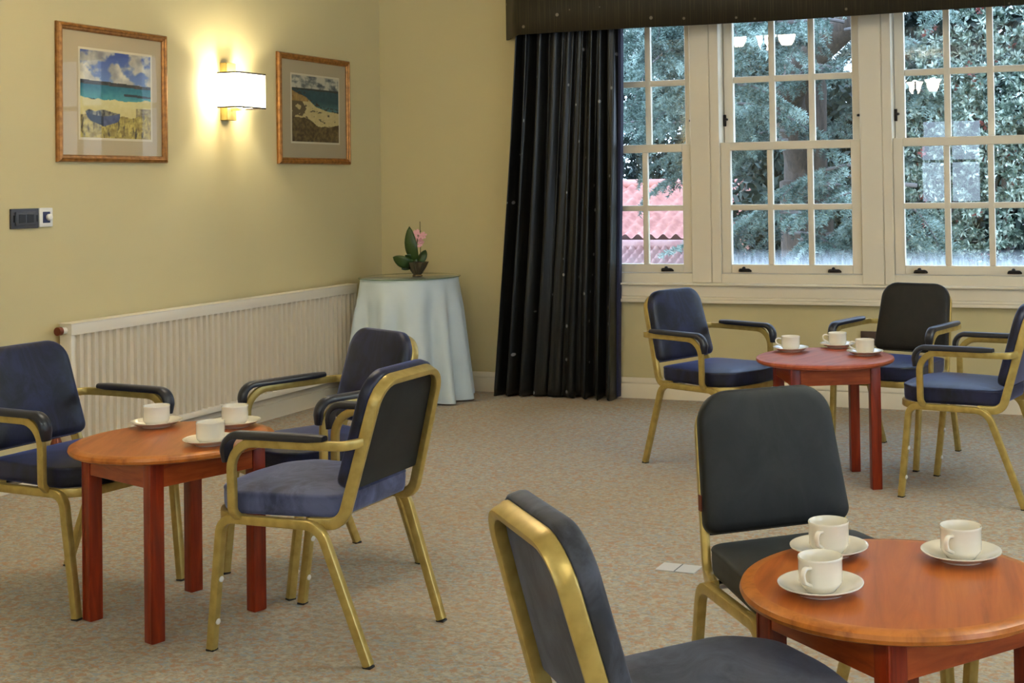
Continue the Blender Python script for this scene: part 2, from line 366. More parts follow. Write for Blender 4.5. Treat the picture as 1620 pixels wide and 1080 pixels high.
# windows of the other two walls (daylight; seen mirrored in the glass)
def plainwin(n, x0, x1, y0, y1, z0, z1, label):
    w = thing('window_%d' % n, label, 'window'); struct(w); bm = NB(); alongx = (x1-x0) > (y1-y0); L = (x1-x0) if alongx else (y1-y0)
    t = .06
    def bx(a, b, za, zb):
        if alongx: box(bm, x0+a, x0+b, y0, y1, za, zb)
        else: box(bm, x0, x1, y0+a, y0+b, za, zb)
    bx(0, t, z0, z1); bx(L-t, L, z0, z1); bx(t, L-t, z0, z0+t); bx(t, L-t, z1-t, z1); bx(L/2-.02, L/2+.02, z0+t, z1-t); bx(t, L-t, (z0+z1)/2-.02, (z0+z1)/2+.02)
    finish('frame', bm, M['trim'], w, smooth=False)
plainwin(4, 2.0, 2.95, Y1-.1, Y1-.05, 1.0, 2.3, 'small white window behind the viewer, nearer the radiator wall')
plainwin(5, 3.5, 4.5, Y1-.1, Y1-.05, 1.0, 2.3, 'small white window behind the viewer, farther from the radiator wall')
plainwin(6, X1+.05, X1+.1, -4.2, -1.8, .9, 2.4, 'wide white window in the right wall, nearer the sash windows')
plainwin(7, X1+.05, X1+.1, -8.6, -6.2, .9, 2.4, 'wide white window in the right wall, nearer the viewer')

# ------------------------------------------------------------------ curtain and pelmet
def uvgrid(name, fn, nu, nv, mat, parent, uvs):
    V = []; UV = []
    for j in range(nv+1):
        for i in range(nu+1): V.append(fn(i/nu, j/nv)); UV.append(uvs(i/nu, j/nv))
    F = [(j*(nu+1)+i, j*(nu+1)+i+1, (j+1)*(nu+1)+i+1, (j+1)*(nu+1)+i) for j in range(nv) for i in range(nu)]
    o = fast_mesh(name, V, F, mat, parent, True); ul = o.data.uv_layers.new(name='UVMap')
    for l in o.data.loops: ul.data[l.index].uv = UV[l.vertex_index]
    return o
cur = thing('curtain', 'long dark dotted curtain hanging left of the windows', 'curtain', (1.37, -.12, 0))
folds = [(.0, .2), (.085, 1), (.17, .8), (.27, 1.1), (.36, .8), (.45, 1.), (.56, 1.1), (.66, .85), (.76, 1.05), (.87, .9), (.96, .5), (1.0, .2)]
def cfold(u, v):
    ph = 2*PI*(9.5*u+.35*math.sin(5*u+1)+.12*math.sin(3*v+9*u)); a = .035+.02*math.sin(7.3*u+.6)
    s = math.sin(ph); s = math.copysign(abs(s)**.75, s)
    return a*s+.012*math.sin(2.3*ph+3*v)*(1-.4*v)
def cpos(u, v):
    z = 2.5-(2.5-.012)*v - .012*max(0, math.sin(2*PI*9.5*u))*(v > .99)
    xl = -.245-.195*v**1.2; xr = .5-.065*v; amp = .75+.55*v
    y = cfold(u, v)*amp
    x = xl+(xr-xl)*u+.012*math.sin(2*PI*(9.5*u)+1.2)*(.4+v)+.015*math.sin(4*v+8*u)*v*(1-v)
    return (x, y, z)
o = uvgrid('drape', cpos, 240, 60, M['drape'], cur, lambda u, v: (u*1.9, v*2.5))
md = o.modifiers.new('thick', 'SOLIDIFY'); md.thickness = .006; md.offset = 0
bm = NB(); R = []
for j in range(41):
    v = j/40; p = Vector(cpos(1, v)); R.append([bm.verts.new(p+Vector(q)) for q in ((-.004, -.012, 0), (.014, -.010, 0), (.016, .03, 0), (-.004, .03, 0))])
for A, B in zip(R, R[1:]):
    for k in range(4): bm.faces.new((A[k], A[(k+1) % 4], B[(k+1) % 4], B[k]))
bm.faces.new(R[0][::-1]); bm.faces.new(R[-1]); bmesh.ops.recalc_face_normals(bm, faces=bm.faces[:])
finish('lining_edge', bm, M['lining'], cur)
pel = thing('pelmet', 'dark dotted fabric pelmet board across the window tops', 'pelmet', (3, -.12, 2.38))
def pelpath(s):
    P = [(-2.0, .105), (-1.815, -.13), (2.1, -.13), (2.1, .105)]
    P = [Vector((a, b, 0)) for a, b in P]; L = [(P[i+1]-P[i]).length for i in range(3)]; d = s*sum(L)
    for i in range(3):
        if d <= L[i] or i == 2: return P[i]+(P[i+1]-P[i])*min(1, d/L[i]), s*sum(L)
        d -= L[i]
V, F, UV = [], [], []
ks = [0, .3136/4.4766] + [.3136/4.4766+(3.915/4.4766)*k/20 for k in range(1, 21)] + [1]
for s in ks:
    q, d = pelpath(s)
    for z in (0., .33): V.append((q.x, q.y, z+(.004*math.sin(d*2.3) if z == 0 else 0))); UV.append((d*1.0, z*1.0))
F = [(2*i, 2*i+2, 2*i+3, 2*i+1) for i in range(len(ks)-1)]
o = fast_mesh('pelmet_fabric', V, F, M['pelmet'], pel); ul = o.data.uv_layers.new(name='UVMap')
for l in o.data.loops: ul.data[l.index].uv = UV[l.vertex_index]
md = o.modifiers.new('thick', 'SOLIDIFY'); md.thickness = .014; md.offset = -1
bm = NB(); box(bm, -1.8, 2.08, -.10, .105, .30, .32); finish('pelmet_board', bm, M['darkbrass'], pel, smooth=False)

# ------------------------------------------------------------------ left wall: pictures, sconces, sockets, radiator
def fbm(x, y, s, seed=0.):
    return noise.fractal(Vector((x*s+seed, y*s-seed, seed*.37)), 1., 2., 4)*.5+.5
def lerp(a, b, t): t = max(0, min(1, t)); return tuple(p+(q-p)*t for p, q in zip(a, b))
HULL_D = [(.07, .30), (.09, .235), (.14, .19), (.27, .15), (.31, .13), (.31, .247), (.2, .257), (.1, .277)]
HULL_B = [(.31, .13), (.31, .247), (.42, .262), (.55, .285), (.54, .22), (.5, .185)]
HULL_IN = [(.07, .30), (.12, .325), (.2, .30), (.25, .32), (.33, .325), (.45, .30), (.55, .285), (.42, .262), (.31, .247), (.2, .257), (.1, .277)]
def inpoly(x, y, P):
    c = False
    for (x0, y0), (x1, y1) in zip(P, P[1:]+P[:1]):
        if (y0 > y) != (y1 > y) and x < (x1-x0)*(y-y0)/(y1-y0)+x0: c = not c
    return c
def paint_boat(u, v):      # u right, v up
    n = fbm(u, v, 6, 3.1); n2 = fbm(u, v, 22, 9.)
    if v > .655-.03*u+.012*fbm(u, 0, 9):
        sky = lerp((78, 92, 150), (120, 140, 180), 1-(v-.66)*3); cl = fbm(u*1.2, v*1.8, 3.4, 5.2)+.15*n2-.1*(v-.8)
        return lerp(sky, lerp((148, 140, 132), (226, 214, 186), n*1.4-.1), (cl-.43)*6)
    if v > .615-.02*u: return lerp((44, 44, 36), (98, 76, 60), n2)
    sh = .44-.03*math.sin(u*3)+.05*n
    if v > sh:
        c = lerp((26, 92, 110), (84, 150, 150), (.62-v)*5+n2*.4)
        if abs(v-(.53-.03*u)) < .012*n*2 and u > .6: return (60, 56, 52)
        if u < .2 and abs(v-.42) < .03*n2+.01: return (42, 42, 44)
        return c
    sand = lerp((224, 208, 150), (196, 176, 104), (sh-v)*1.6+.3*n2)
    if inpoly(u, v, HULL_IN): return lerp((150, 140, 112), (52, 46, 44), (fbm(u*2, v, 14, 4)-.35)*3)
    if inpoly(u, v, HULL_D): return lerp((30, 32, 42), (56, 60, 72), n2)
    if inpoly(u, v, HULL_B): return lerp((70, 76, 104), (104, 108, 136), n2)
    if v < .22+.12*fbm(u, 0, 5, 2): 
        g = lerp((128, 104, 40), (208, 186, 96), n2*1.3); return lerp(g, (70, 56, 34), (fbm(u*2, v*.7, 12, 8)-.55)*4)
    if u > .78 and v < .36: return lerp(sand, (124, 104, 74), n2*1.2)
    return sand
def paint_dune(u, v):
    n = fbm(u, v, 6, 4.1); n2 = fbm(u, v, 24, 7.)
    if v > .81: return lerp((96, 98, 96), (206, 196, 172), (fbm(u, v*2.4, 5, 1.7)+.3*n2-.4)*2.6)
    if v > .775+.02*n: return (58, 58, 48)
    beach = float(np.interp(u, (0, .05, .3, .4, .5, .7, 1), (.76, .74, .67, .60, .535, .485, .455)))+.012*n
    dune = float(np.interp(u, (0, .25, .4, .55, .75, 1), (.35, .35, .3, .22, .22, .26)))+.03*n
    if v > beach:
        c = lerp((44, 74, 80), (92, 138, 134), (v < .62)*(.62-v)*6+n2*.3)
        if v-beach < .06 and fbm(u*1.3, v*3, 11, 3) > .6: return (62, 52, 42)
        return c
    if v < dune: return lerp((84, 64, 40), (134, 112, 68), (n2-.25)*1.7)
    if u < .36-.5*abs(v-.66) and v > .61: return lerp((140, 104, 56), (188, 150, 84), n2)
    if u < .3-.8*abs(v-.5) and fbm(u, v, 8, 6) > .42: return (112, 92, 62)
    if fbm(u*1.2, v*3, 9, 2.2) > .74: return (92, 76, 54)
    return lerp((206, 182, 124), (222, 200, 144), n2)
def picture(name, y0, y1, z0, z1, fr, mw, paint, label):
    p = thing(name, label, 'picture', (0, (y0+y1)/2, (z0+z1)/2)); w, h = y1-y0, z1-z0
    prof = [(-fr, 0), (-fr, .012), (-fr*.85, .022), (-fr*.55, .026), (-fr*.4, .02), (-fr*.2, .02), (-fr*.05, .014), (0, .012), (0, 0)]
    bm = NB(); cor = [(-w/2, -h/2), (w/2, -h/2), (w/2, h/2), (-w/2, h/2)]; rings = []
    for (a, b) in cor:
        sa, sb = (1 if a < 0 else -1), (1 if b < 0 else -1)
        rings.append([bm.verts.new((.003+d, a+sa*(fr+q), b+sb*(fr+q))) for q, d in prof])
    for k in range(4):
        A, B = rings[k], rings[(k+1) % 4]
        for j in range(len(prof)): bm.faces.new((A[j], A[(j+1) % len(prof)], B[(j+1) % len(prof)], B[j]))
    bmesh.ops.recalc_face_normals(bm, faces=bm.faces[:]); finish('frame', bm, M['gilt'], p, ang=20)
    l, r, b, tt = mw
    pa, pb, pc, pd = -w/2+l*w, -w/2+r*w, -h/2+b*h, -h/2+tt*h; e = .012
    bm = NB(); box(bm, .002, .009, -w/2+fr*.8, w/2-fr*.8, -h/2+fr*.8, h/2-fr*.8); finish('mount', bm, M['mat'], p, smooth=False)
    bm = NB(); box(bm, .0085, .0098, pa-e, pb+e, pc-e, pd+e); finish('print_border', bm, M['matwhite'], p, smooth=False)
    nu, nv = 120, 140; V = []; col = []
    for j in range(nv+1):
        for i in range(nu+1):
            u, v = i/nu, j/nv; V.append((.0105, pa+(pb-pa)*u, pc+(pd-pc)*v)); col.append(S(*paint(u, v)))
    F = [(j*(nu+1)+i, j*(nu+1)+i+1, (j+1)*(nu+1)+i+1, (j+1)*(nu+1)+i) for j in range(nv) for i in range(nu)]
    o = fast_mesh('print', V, F, M['print'], p); ca = o.data.color_attributes.new('print', 'FLOAT_COLOR', 'POINT')
    ca.data.foreach_set('color', np.array(col, np.float32).ravel())
    bm = NB(); bm.faces.new([bm.verts.new(q) for q in ((.0135, -w/2+fr, -h/2+fr), (.0135, w/2-fr, -h/2+fr), (.0135, w/2-fr, h/2-fr), (.0135, -w/2+fr, h/2-fr))])
    finish('glazing', bm, M['pglass'], p, smooth=False)
picture('framed_picture', -2.920, -2.154, 1.548, 2.242, .036, (.2, .845, .18, .82), paint_boat, 'gilt framed beach picture with a boat, left of the wall lamp')
picture('framed_picture', -1.178, -.400, 1.553, 2.249, .04, (.19, .84, .205, .81), paint_dune, 'gilt framed picture of dunes and sea, right of the wall lamp')

def light(name, loc, power, col, rad=.05, parent=None):
    l = bpy.data.lights.new(name, 'POINT'); l.energy = power; l.color = col; l.shadow_soft_size = rad
    o = bpy.data.objects.new(name, l); C.objects.link(o); o.location = loc
    if parent: o.parent = parent
    return o
WARM = (.70, .88, 1.)
def sconce(y, label):
    s = thing('wall_lamp', label, 'wall lamp', (0, y, 1.965))
    bm = NB(); box(bm, 0, .05, -.042, .042, -.165, .17, .003, 1); finish('back_plate', bm, M['brass'], s)
    bm = NB(); box(bm, .05, .11, -.008, .008, -.11, -.095); finish('bracket', bm, M['brass'], s, smooth=False)
    bm = NB(); box(bm, .05, .19, -.126, -.123, -.095, .103); box(bm, .05, .19, .123, .126, -.095, .103); box(bm, .187, .19, -.123, .123, -.095, .103)
    sh = finish('lamp_shade', bm, M['shade'], s, smooth=False)
    for z in (-.097, .101):
        bm = NB(); box(bm, .05, .192, -.128, -.121, z-.002, z+.006); box(bm, .05, .192, .121, .128, z-.002, z+.006); box(bm, .186, .192, -.121, .121, z-.002, z+.006)
        bmesh.ops.remove_doubles(bm, verts=bm.verts[:], dist=1e-5); finish('shade_trim', bm, M['darkbrass'], sh, smooth=False)
    bm = NB(); lathe(bm, [(0, -.05), (.014, -.048), (.018, -.02), (.022, .01), (.012, .035), (0, .04)], 16, c=(.105, 0, -.045)); finish('bulb', bm, M['bulb'], s)
    light('lamp_light', (.10, 0, .03), 14, (1, .94, .70), .03, s)
sconce(-1.657, 'lit brass wall lamp with square white shade between two pictures')
sconce(-6.40, 'lit brass wall lamp mirrored in the left window')

def plate_socket(name, label, cat, y0, y1, z0, z1):
    p = thing(name, label, cat, (0, (y0+y1)/2, (z0+z1)/2)); return p, (y1-y0)/2, (z1-z0)/2
p, a, b = plate_socket('data_socket', 'dark grey double data socket on wall, left of white switch', 'socket', -3.197, -3.035, 1.228, 1.323)
bm = NB(); box(bm, 0, .012, -a, a, -b, b, .003); box(bm, .011, .02, -a+.02, a-.02, -b+.015, b-.015, .004); finish('face_plate', bm, M['greysocket'], p)
for s in (-1, 1):
    bm = NB(); box(bm, .019, .0215, s*.024-.02, s*.024+.02, -.02, .02, .001, 1); finish('port', bm, M['black'], p)
for s in (-1, 1):
    bm = NB(); box(bm, .011, .0205, s*.064-.004, s*.064+.004, -.016, .016); finish('screw_slot', bm, M['black'], p, smooth=False)
p, a, b = plate_socket('light_switch', 'small white switch with dark blue centre and white knob', 'switch', -3.032, -2.95, 1.232, 1.324)
bm = NB(); box(bm, 0, .014, -a, a, -b, b, .004); finish('face_plate', bm, M['whiteplastic'], p)
bm = NB(); box(bm, .013, .016, -.021, .023, -.027, .027, .001, 1); finish('insert', bm, M['navyplastic'], p)
bm = NB(); lathe(bm, [(.016, 0), (.016, .012), (.012, .016), (0, .017)], 20); bm.transform(Matrix.Translation((.015, .012, 0)) @ Matrix.Rotation(PI/2, 4, 'Y')); finish('knob', bm, M['whiteplastic'], p)
p = thing('wall_socket', 'brown double wall socket below the windows behind a chair', 'socket', (3.46, 0, .425))
bm = NB(); box(bm, -.073, .073, -.012, 0, -.043, .043, .003); finish('face_plate', bm, M['brownplate'], p)
for s in (-1, 1):
    bm = NB(); box(bm, s*.036-.012, s*.036+.012, -.0135, -.011, -.02, .01); finish('socket_face', bm, M['black'], p, smooth=False)

rad = thing('radiator', 'long ivory ribbed radiator under the pictures', 'radiator', (0, -1.83, .15))
RY0, RY1, RH = -1.10, 1.36, .61
bm = NB(); n = 50; R = []; pts = []
L = RY1-RY0-.05
for k in range(n):
    y = RY0+.025+L*k/n; w = L/n
    pts += [(.082, y), (.082, y+w*.58), (.1, y+w*.68), (.1, y+w*.9)]
pts += [(.082, RY1-.025)]
for x, y in pts: R.append((bm.verts.new((x, y, .03)), bm.verts.new((x, y, RH-.055))))
for A, B in zip(R, R[1:]): bm.faces.new((A[0], B[0], B[1], A[1]))
bmesh.ops.recalc_face_normals(bm, faces=bm.faces[:])
o = finish('ribbed_panel', bm, M['radiator'], rad, ang=60)
bm = NB(); box(bm, .03, .104, RY0, RY1, RH-.06, RH-.004, .004, 2); box(bm, .026, .106, RY0-.004, RY1+.004, RH-.006, RH, .002, 1); finish('top_cover', bm, M['radiator_top'], rad)
bm = NB(); box(bm, .07, .103, RY0, RY1, 0, .034, .006, 2); finish('bottom_rail', bm, M['radiator_top'], rad)
for ya, yb in ((RY0, RY0+.025), (RY1-.025, RY1)):
    bm = NB(); box(bm, .03, .102, ya, yb, .02, RH-.05, .005, 2); finish('side_panel', bm, M['radiator_top'], rad)
for yb in (-.8, .76):
    bm = NB(); box(bm, .0, .03, yb, yb+.04, .1, .5); finish('bracket', bm, M['radiator'], rad, smooth=False)
bm = NB(); sweep(bm, [(.065, RY0+.01, RH-.035), (.065, RY0-.03, RH-.035)], (1, 0, 0), circ(.016, 14)); finish('end_plug', bm, M['whiteplastic'], rad)
bm = NB(); sweep(bm, [(.065, RY0-.028, RH-.035), (.065, RY0-.05, RH-.035)], (1, 0, 0), circ(.021, 14)); finish('plug_nut', bm, M['copper'], rad)
va = NB(); sweep(va, [(.065, RY0+.01, .02), (.065, RY0-.06, .02)], (1, 0, 0), circ(.014, 12)); lathe(va, [(0, -.05), (.022, -.05), (.026, -.02), (.026, .02), (.018, .045), (.014, .075), (0, .08)], 16, c=(.065, RY0-.06, .02))
vo = finish('valve', va, M['copper'], rad)
bm = NB(); sweep(bm, [(.065, RY0-.06, -.02), (.065, RY0-.06, -.149)], (1, 0, 0), circ(.008, 10)); finish('pipe', bm, M['copper'], rad)

# ------------------------------------------------------------------ corner table, cloth, glass, vase, orchid
TX, TY, TR, TH_ = .466, -.406, .322, .80
ct = thing('corner_table', 'round corner table hidden under the pale blue cloth', 'table', (TX, TY, 0))
bm = NB(); lathe(bm, [(0, .755), (TR-.012, .755), (TR-.01, .765), (TR-.01, .778), (TR-.014, .782), (0, .782)], 48); finish('tabletop', bm, M['leg'], ct)
for k in range(3):
    a = PI/2+k*2*PI/3; bm = NB(); sweep(bm, [(.2*math.cos(a), .2*math.sin(a), .756), (.22*math.cos(a), .22*math.sin(a), 0)], (1, 0, 0), circ(.02, 12)); finish('leg', bm, M['leg'], ct)
# cloth
def cl(a, v):
    fold = math.sin(11*a+.9*math.sin(2*a))*.55+math.sin(17*a+2)*.3+.35*math.sin(5*a+1)
    # long hem corners of the square cloth reach the floor; flare is larger there
    cor = max(0, math.cos(2*(a+.78)))**2
    d = max(0, v-.06)/.94
    r = TR-.002+.075*d**.9+.07*fold*(.3+.7*d)*min(1, d*4)+.035*cor*d
    x, y = r*math.cos(a), r*math.sin(a)
    z = TH_-.012*(1-math.cos(min(1, v/.06)*PI/2))-(TH_-.022-.002)*d
    if v <= .06: x, y = (TR-.012+.01*math.sin(v/.06*PI/2))*math.cos(a), (TR-.012+.01*math.sin(v/.06*PI/2))*math.sin(a)
    x = max(x, -TX+.03); y = min(y, -TY-.03)
    if z < .775 and TY+y < -.40: x = max(x, -TX+.114)
    return (x, y, z)
clt = tag(bpy.data.objects.new('tablecloth', None), 'pale blue cloth draped to the floor over the corner table', 'tablecloth')
V = []; NA, NV_ = 240, 40
for j in range(NV_+1):
    for i in range(NA): V.append(cl(2*PI*i/NA, j/NV_))
F = [(j*NA+i, j*NA+(i+1) % NA, (j+1)*NA+(i+1) % NA, (j+1)*NA+i) for j in range(NV_) for i in range(NA)]
V.append((0, 0, TH_)); top = len(V)-1
bpy.data.objects.remove(clt)
me = bpy.data.meshes.new('tablecloth'); me.from_pydata(V, [], [f for f in F]+[(top, (i+1) % NA, i) for i in range(NA)]); me.materials.append(M['cloth'])
bmx = bmesh.new(); bmx.from_mesh(me); bmesh.ops.recalc_face_normals(bmx, faces=bmx.faces[:]); bmx.to_mesh(me); bmx.free()
for pgn in me.polygons: pgn.use_smooth = True
clt = bpy.data.objects.new('tablecloth', me); C.objects.link(clt); clt.location = (TX, TY, 0)
tag(clt, 'pale blue cloth draped to the floor over the corner table', 'tablecloth')
bm = NB(); lathe(bm, [(TR+.008, 0), (TR+.01, .001), (TR+.01, .005), (TR+.008, .006)], 64, mi=1); lathe(bm, [(TR+.008, .006), (0, .006)], 64, mi=0)
bmesh.ops.remove_doubles(bm, verts=bm.verts[:], dist=1e-5); bmesh.ops.recalc_face_normals(bm, faces=bm.faces[:])
gt = finish('glass_top', bm, [M['tglass'], M['tedge']]); gt.location = (TX, TY, TH_+.001); tag(gt, 'round glass top on the pale blue cloth', 'glass')
VX, VY, VZ = .530, -.415, TH_+.008
va = thing('vase', 'small fluted smoky glass vase holding the pink orchid', 'vase', (VX, VY, VZ))
bm = NB(); prof = [(0, 0), (.032, 0), (.034, .004), (.028, .012), (.034, .03), (.05, .06), (.064, .095), (.061, .095), (.046, .06), (.03, .034), (.012, .026), (0, .025)]
lathe(bm, prof, 48)
for v_ in bm.verts:
    r = math.hypot(v_.co.x, v_.co.y)
    if r > .02 and v_.co.z > .02: a = math.atan2(v_.co.y, v_.co.x); k = 1.1+.08*math.cos(10*a); v_.co.x *= k; v_.co.y *= k
finish('bowl', bm, M['vase'], va)
orc = thing('orchid', 'pink orchid with broad dark leaves in the smoky vase', 'plant', (VX, VY, VZ+.03), .34)
bm = NB(); lathe(bm, [(0, 0), (.028, .005), (.042, .035), (.045, .055), (.03, .068), (0, .072)], 20)
for v_ in bm.verts: v_.co += Vector((random.uniform(-.004, .004),)*3)
finish('moss', bm, M['moss'], orc)
def leaf(base, tip, width, droop, roll=0.):
    bm = NB(); b = Vector(base); t_ = Vector(tip); d = t_-b; side = d.cross(Vector((.15, 1, .1))).normalized(); nrm = side.cross(d).normalized()
    side = (side*math.cos(roll)+nrm*math.sin(roll)).normalized(); rows = []
    for k in range(11):
        s = k/10; w = width*(math.sin(PI*min(1, s*.93+.07))**.7) if 0 < s < 1 else width*.12*(s == 0)
        c = b+d*s+nrm*droop*math.sin(PI*s)
        rows.append([bm.verts.new(c+side*w*q+nrm*(-.18*w*(1-abs(q))+dz)) for q in (-1, -.5, 0, .5, 1) for dz in (.0,)])
    for A, B in zip(rows, rows[1:]):
        for k in range(4):
            try: bm.faces.new((A[k], A[k+1], B[k+1], B[k]))
            except ValueError: pass
    o = finish('leaf', bm, M['leaf'], orc, ang=80); md = o.modifiers.new('thick', 'SOLIDIFY'); md.thickness = .003
leaf((-.01, 0, .05), (-.045, -.02, .30), .042, -.03)
leaf((-.02, 0, .05), (-.155, -.02, .10), .04, -.035)
leaf((-.02, -.01, .05), (-.10, -.03, .02), .022, .01)
leaf((.0, -.02, .05), (-.07, -.05, .115), .03, .02)
leaf((.02, .0, .05), (.05, .03, .14), .028, -.01)
bm = NB(); sweep(bm, [(.02, 0, .05), (.024, -.01, .2), (.02, 0, .33)], (1, 0, 0), circ(.0025, 6)); finish('support_stick', bm, M['stem'], orc)
bm = NB(); sweep(bm, fillet([(0, -.01, .05), (.0, -.02, .16), (.01, -.02, .24), (.03, -.02, .27)], .05), (1, 0, 0), circ(.003, 6)); finish('flower_stem', bm, M['stem'], orc)
random.seed(3)
for (fx, fz, fs) in ((-.018, .2, .03), (-.03, .185, .026), (.0, .245, .028), (.014, .215, .028), (.03, .235, .028), (.045, .24, .024), (.018, .18, .022), (.0, .262, .02), (.03, .2, .022), (-.008, .222, .024)):
    bm = NB(); ax = Vector((random.uniform(-.4, .4), -1, random.uniform(-.3, .4))).normalized(); u = ax.cross(Vector((0, 0, 1))).normalized(); w = u.cross(ax)
    c0 = Vector((fx, random.uniform(-.05, -.005), fz)); cv = bm.verts.new(c0)
    for k in range(5):
        a = 2*PI*k/5+random.random(); d = u*math.cos(a)+w*math.sin(a); e = ax.cross(d)
        vs = [bm.verts.new(c0+d*fs*r_+e*fs*q+ax*fs*h) for r_, q, h in ((.35, -.22, .12), (.8, -.3, .2), (1.05, 0, .1), (.8, .3, .2), (.35, .22, .12))]
        bm.faces.new([cv]+vs)
    finish('flower', bm, M['petal'], orc, ang=80)

# ------------------------------------------------------------------ chairs
def PB(x, v, n):    # point of the tilted back plane: x across, v up the back, n forward of the cushion's face
    return Vector((x, -.148-.259*v+.966*n, .515+.966*v+.259*n))
def tube(bm, path, s0=(1, 0, 0), w=.026, h=.028, r=.005, **k): sweep(bm, path, s0, rrect(w, h, r, 2), **k)
def make_chair(arms, fab, label, group):
    ch = thing('armchair' if arms else 'side_chair', label, 'chair', (0, 0, 0), 0, group)
    for s in (-1, 1):
        front = fillet([(s*.227, .2735, .0065), (s*.235, .226, .407), (s*.235, .14, .407)], .07, 7)
        rear = fillet([(s*.210, -.267, .0065), (s*.234, -.122, .407), (s*.235, .0, .407)], .07, 7)
        for q, pth in ((0, front), (1, rear)):
            bm = NB(); tube(bm, pth); lg = finish('leg', bm, M['gold'], ch)
            bm = NB(); f = pth[0]; box(bm, f.x-.0132, f.x+.0132, f.y-.0142, f.y+.0142, 0, .0068, .002, 1); finish('foot_cap', bm, M['rubber'], lg)
            if q == 0:
                for z in (.09, .22):
                    k = (z-.012)/.395; bm = NB(); lathe(bm, [(0, 0), (.009, .001), (.009, .005), (.005, .008), (0, .008)], 12)
                    bm.transform(Matrix.Translation((s*(.227+.008*k), .2735-.047*k-.013, z)) @ Matrix.Rotation(PI/2, 4, 'X')); finish('stacking_button', bm, M['whiteplastic'], lg)
        bm = NB(); tube(bm, [(s*.235, .1405, .407), (s*.235, -.0005, .407)]); finish('side_rail', bm, M['gold'], ch)
    bm = NB(); sweep(bm, fillet([(-.228, .15, .407), (-.222, .235, .407), (-.15, .288, .407), (0, .298, .407), (.15, .288, .407), (.222, .235, .407), (.228, .15, .407)], .09, 6), (1, 0, 0), rrect(.014, .03, .004, 2)); finish('front_rail', bm, M['gold'], ch)
    bm = NB(); tube(bm, [(-.225, -.10, .405), (.225, -.10, .405)], (0, 1, 0), .02, .02); finish('rear_rail', bm, M['chrome'], ch)
    # back frame: one bent tube
    side = lambda s: [Vector((s*.218, -.075, .407)), Vector((s*.198, -.176, .407)), PB(s*.172, .336, -.058)]
    a = side(-1); b = side(1)
    bm = NB(); sweep(bm, fillet([a[0], a[1], a[2], b[2], b[1], b[0]], [.055, .08, .08, .055], 8), (1, 0, 0), rrect(.022, .036, .005, 2)); bf = finish('back_frame', bm, M['gold'], ch)
    # backrest cushion
    W0, W1, T, rt, rb = .205, .184, .355, .085, .03
    ol = fillet([(0, 0, 0), (W0, 0, 0), (W1, T, 0), (-W1, T, 0), (-W0, 0, 0), (0, 0, 0)], [rb, rt, rt, rb], 8)[1:-1]
    ol = [(p.x, p.y) for p in ol]
    bm = NB(); pillow(bm, ol, [(.975, -.042), (1., -.036), (1., -.016), (.985, -.007), (.95, -.002), (.85, .002), (.6, .006), (.3, .008), (.05, .008)], fn=PB); finish('backrest', bm, fab, ch, ang=50)
    Wb0, Wb1 = .198, .182
    ol = fillet([(0, -.012, 0), (Wb0, -.012, 0), (Wb1, .335, 0), (-Wb1, .335, 0), (-Wb0, -.012, 0), (0, -.012, 0)], [.008, .07, .07, .008], 6)[1:-1]
    bm = NB(); pillow(bm, [(p.x, p.y) for p in ol], [(.94, -.041), (.94, -.047), (.92, -.0485), (.6, -.0495), (.1, -.0495)], fn=PB); finish('back_panel', bm, fab, ch, ang=50)
    # seat
    pl = fillet([(0, -.165, 0), (.2, -.165, 0), (.232, .2, 0), (.16, .284, 0), (0, .302, 0), (-.16, .284, 0), (-.232, .2, 0), (-.2, -.165, 0), (0, -.165, 0)], [.05, .09, .1, .4, .1, .09, .05], 7)[1:-1]
    bm = NB(); pillow(bm, [(p.x, p.y) for p in pl], [(.965, .4205), (.985, .423), (1., .436), (1.005, .462), (1.004, .478), (1.01, .482), (1.0, .487), (.975, .489), (.9, .494), (.75, .500), (.5, .505), (.25, .507), (.04, .507)])
    finish('seat', bm, fab, ch, ang=50)
    if arms:
        for s in (-1, 1):
            path = fillet([(s*.188, -.240, .648), (s*.254, -.222, .648), (s*.266, -.14, .648), (s*.267, .165, .646), (s*.263, .163, .436), (s*.232, .158, .404)], [.03, .03, .085, .03], 8)
            bm = NB(); sweep(bm, path, (0, 0, 1), rrect(.028, .018, .004, 2)); af = finish('armrest', bm, M['gold'], ch)
            pp = fillet([(s*.266, -.164, .648), (s*.267, .165, .646), (s*.264, .163, .585)], .085, 10)
            up = [Vector(q) for q in pp]; n = len(up); bm = NB()
            # pad sits on the outside of the bend
            prof = [(-.020, -.002), (.020, -.002), (.0225, .007), (.018, .016), (.008, .02), (-.008, .02), (-.018, .016), (-.0225, .007)]
            sc = [1]*n; dense = []
            for i in range(n-1):
                k = 6 if (up[i+1]-up[i]).length > .06 else 1
                dense += [up[i].lerp(up[i+1], j/k) for j in range(k)]
            dense.append(up[-1]); n = len(dense)
            sw = sweep(bm, dense, (s, 0, 0), [(a_, (b_+.013)*1) for a_, b_ in prof] if s > 0 else [(a_, -(b_+.013)) for a_, b_ in prof], cap=True)
            # rounded ends
            for ring, c_ in ((sw[0], dense[0]), (sw[-1], dense[-1])):
                m_ = sum((v_.co for v_ in ring), Vector())/len(ring)
                for v_ in ring: v_.co = m_+(v_.co-m_)*.72
            bmesh.ops.recalc_face_normals(bm, faces=bm.faces[:]); finish('arm_pad', bm, M['armpad'], af, ang=60)
    return ch
def yaw(th): return th-PI/2
armA = make_chair(True, M['navy'], 'navy armchair cut by the left edge, beside left round table', 'navy armchairs with gold frames')
def place(root, x, y, th): root.location = (x, y, 0); root.rotation_euler = (0, 0, yaw(th))
place(armA, 1.441, -4.2895, -.0764)
G1 = 'navy armchairs with gold frames'
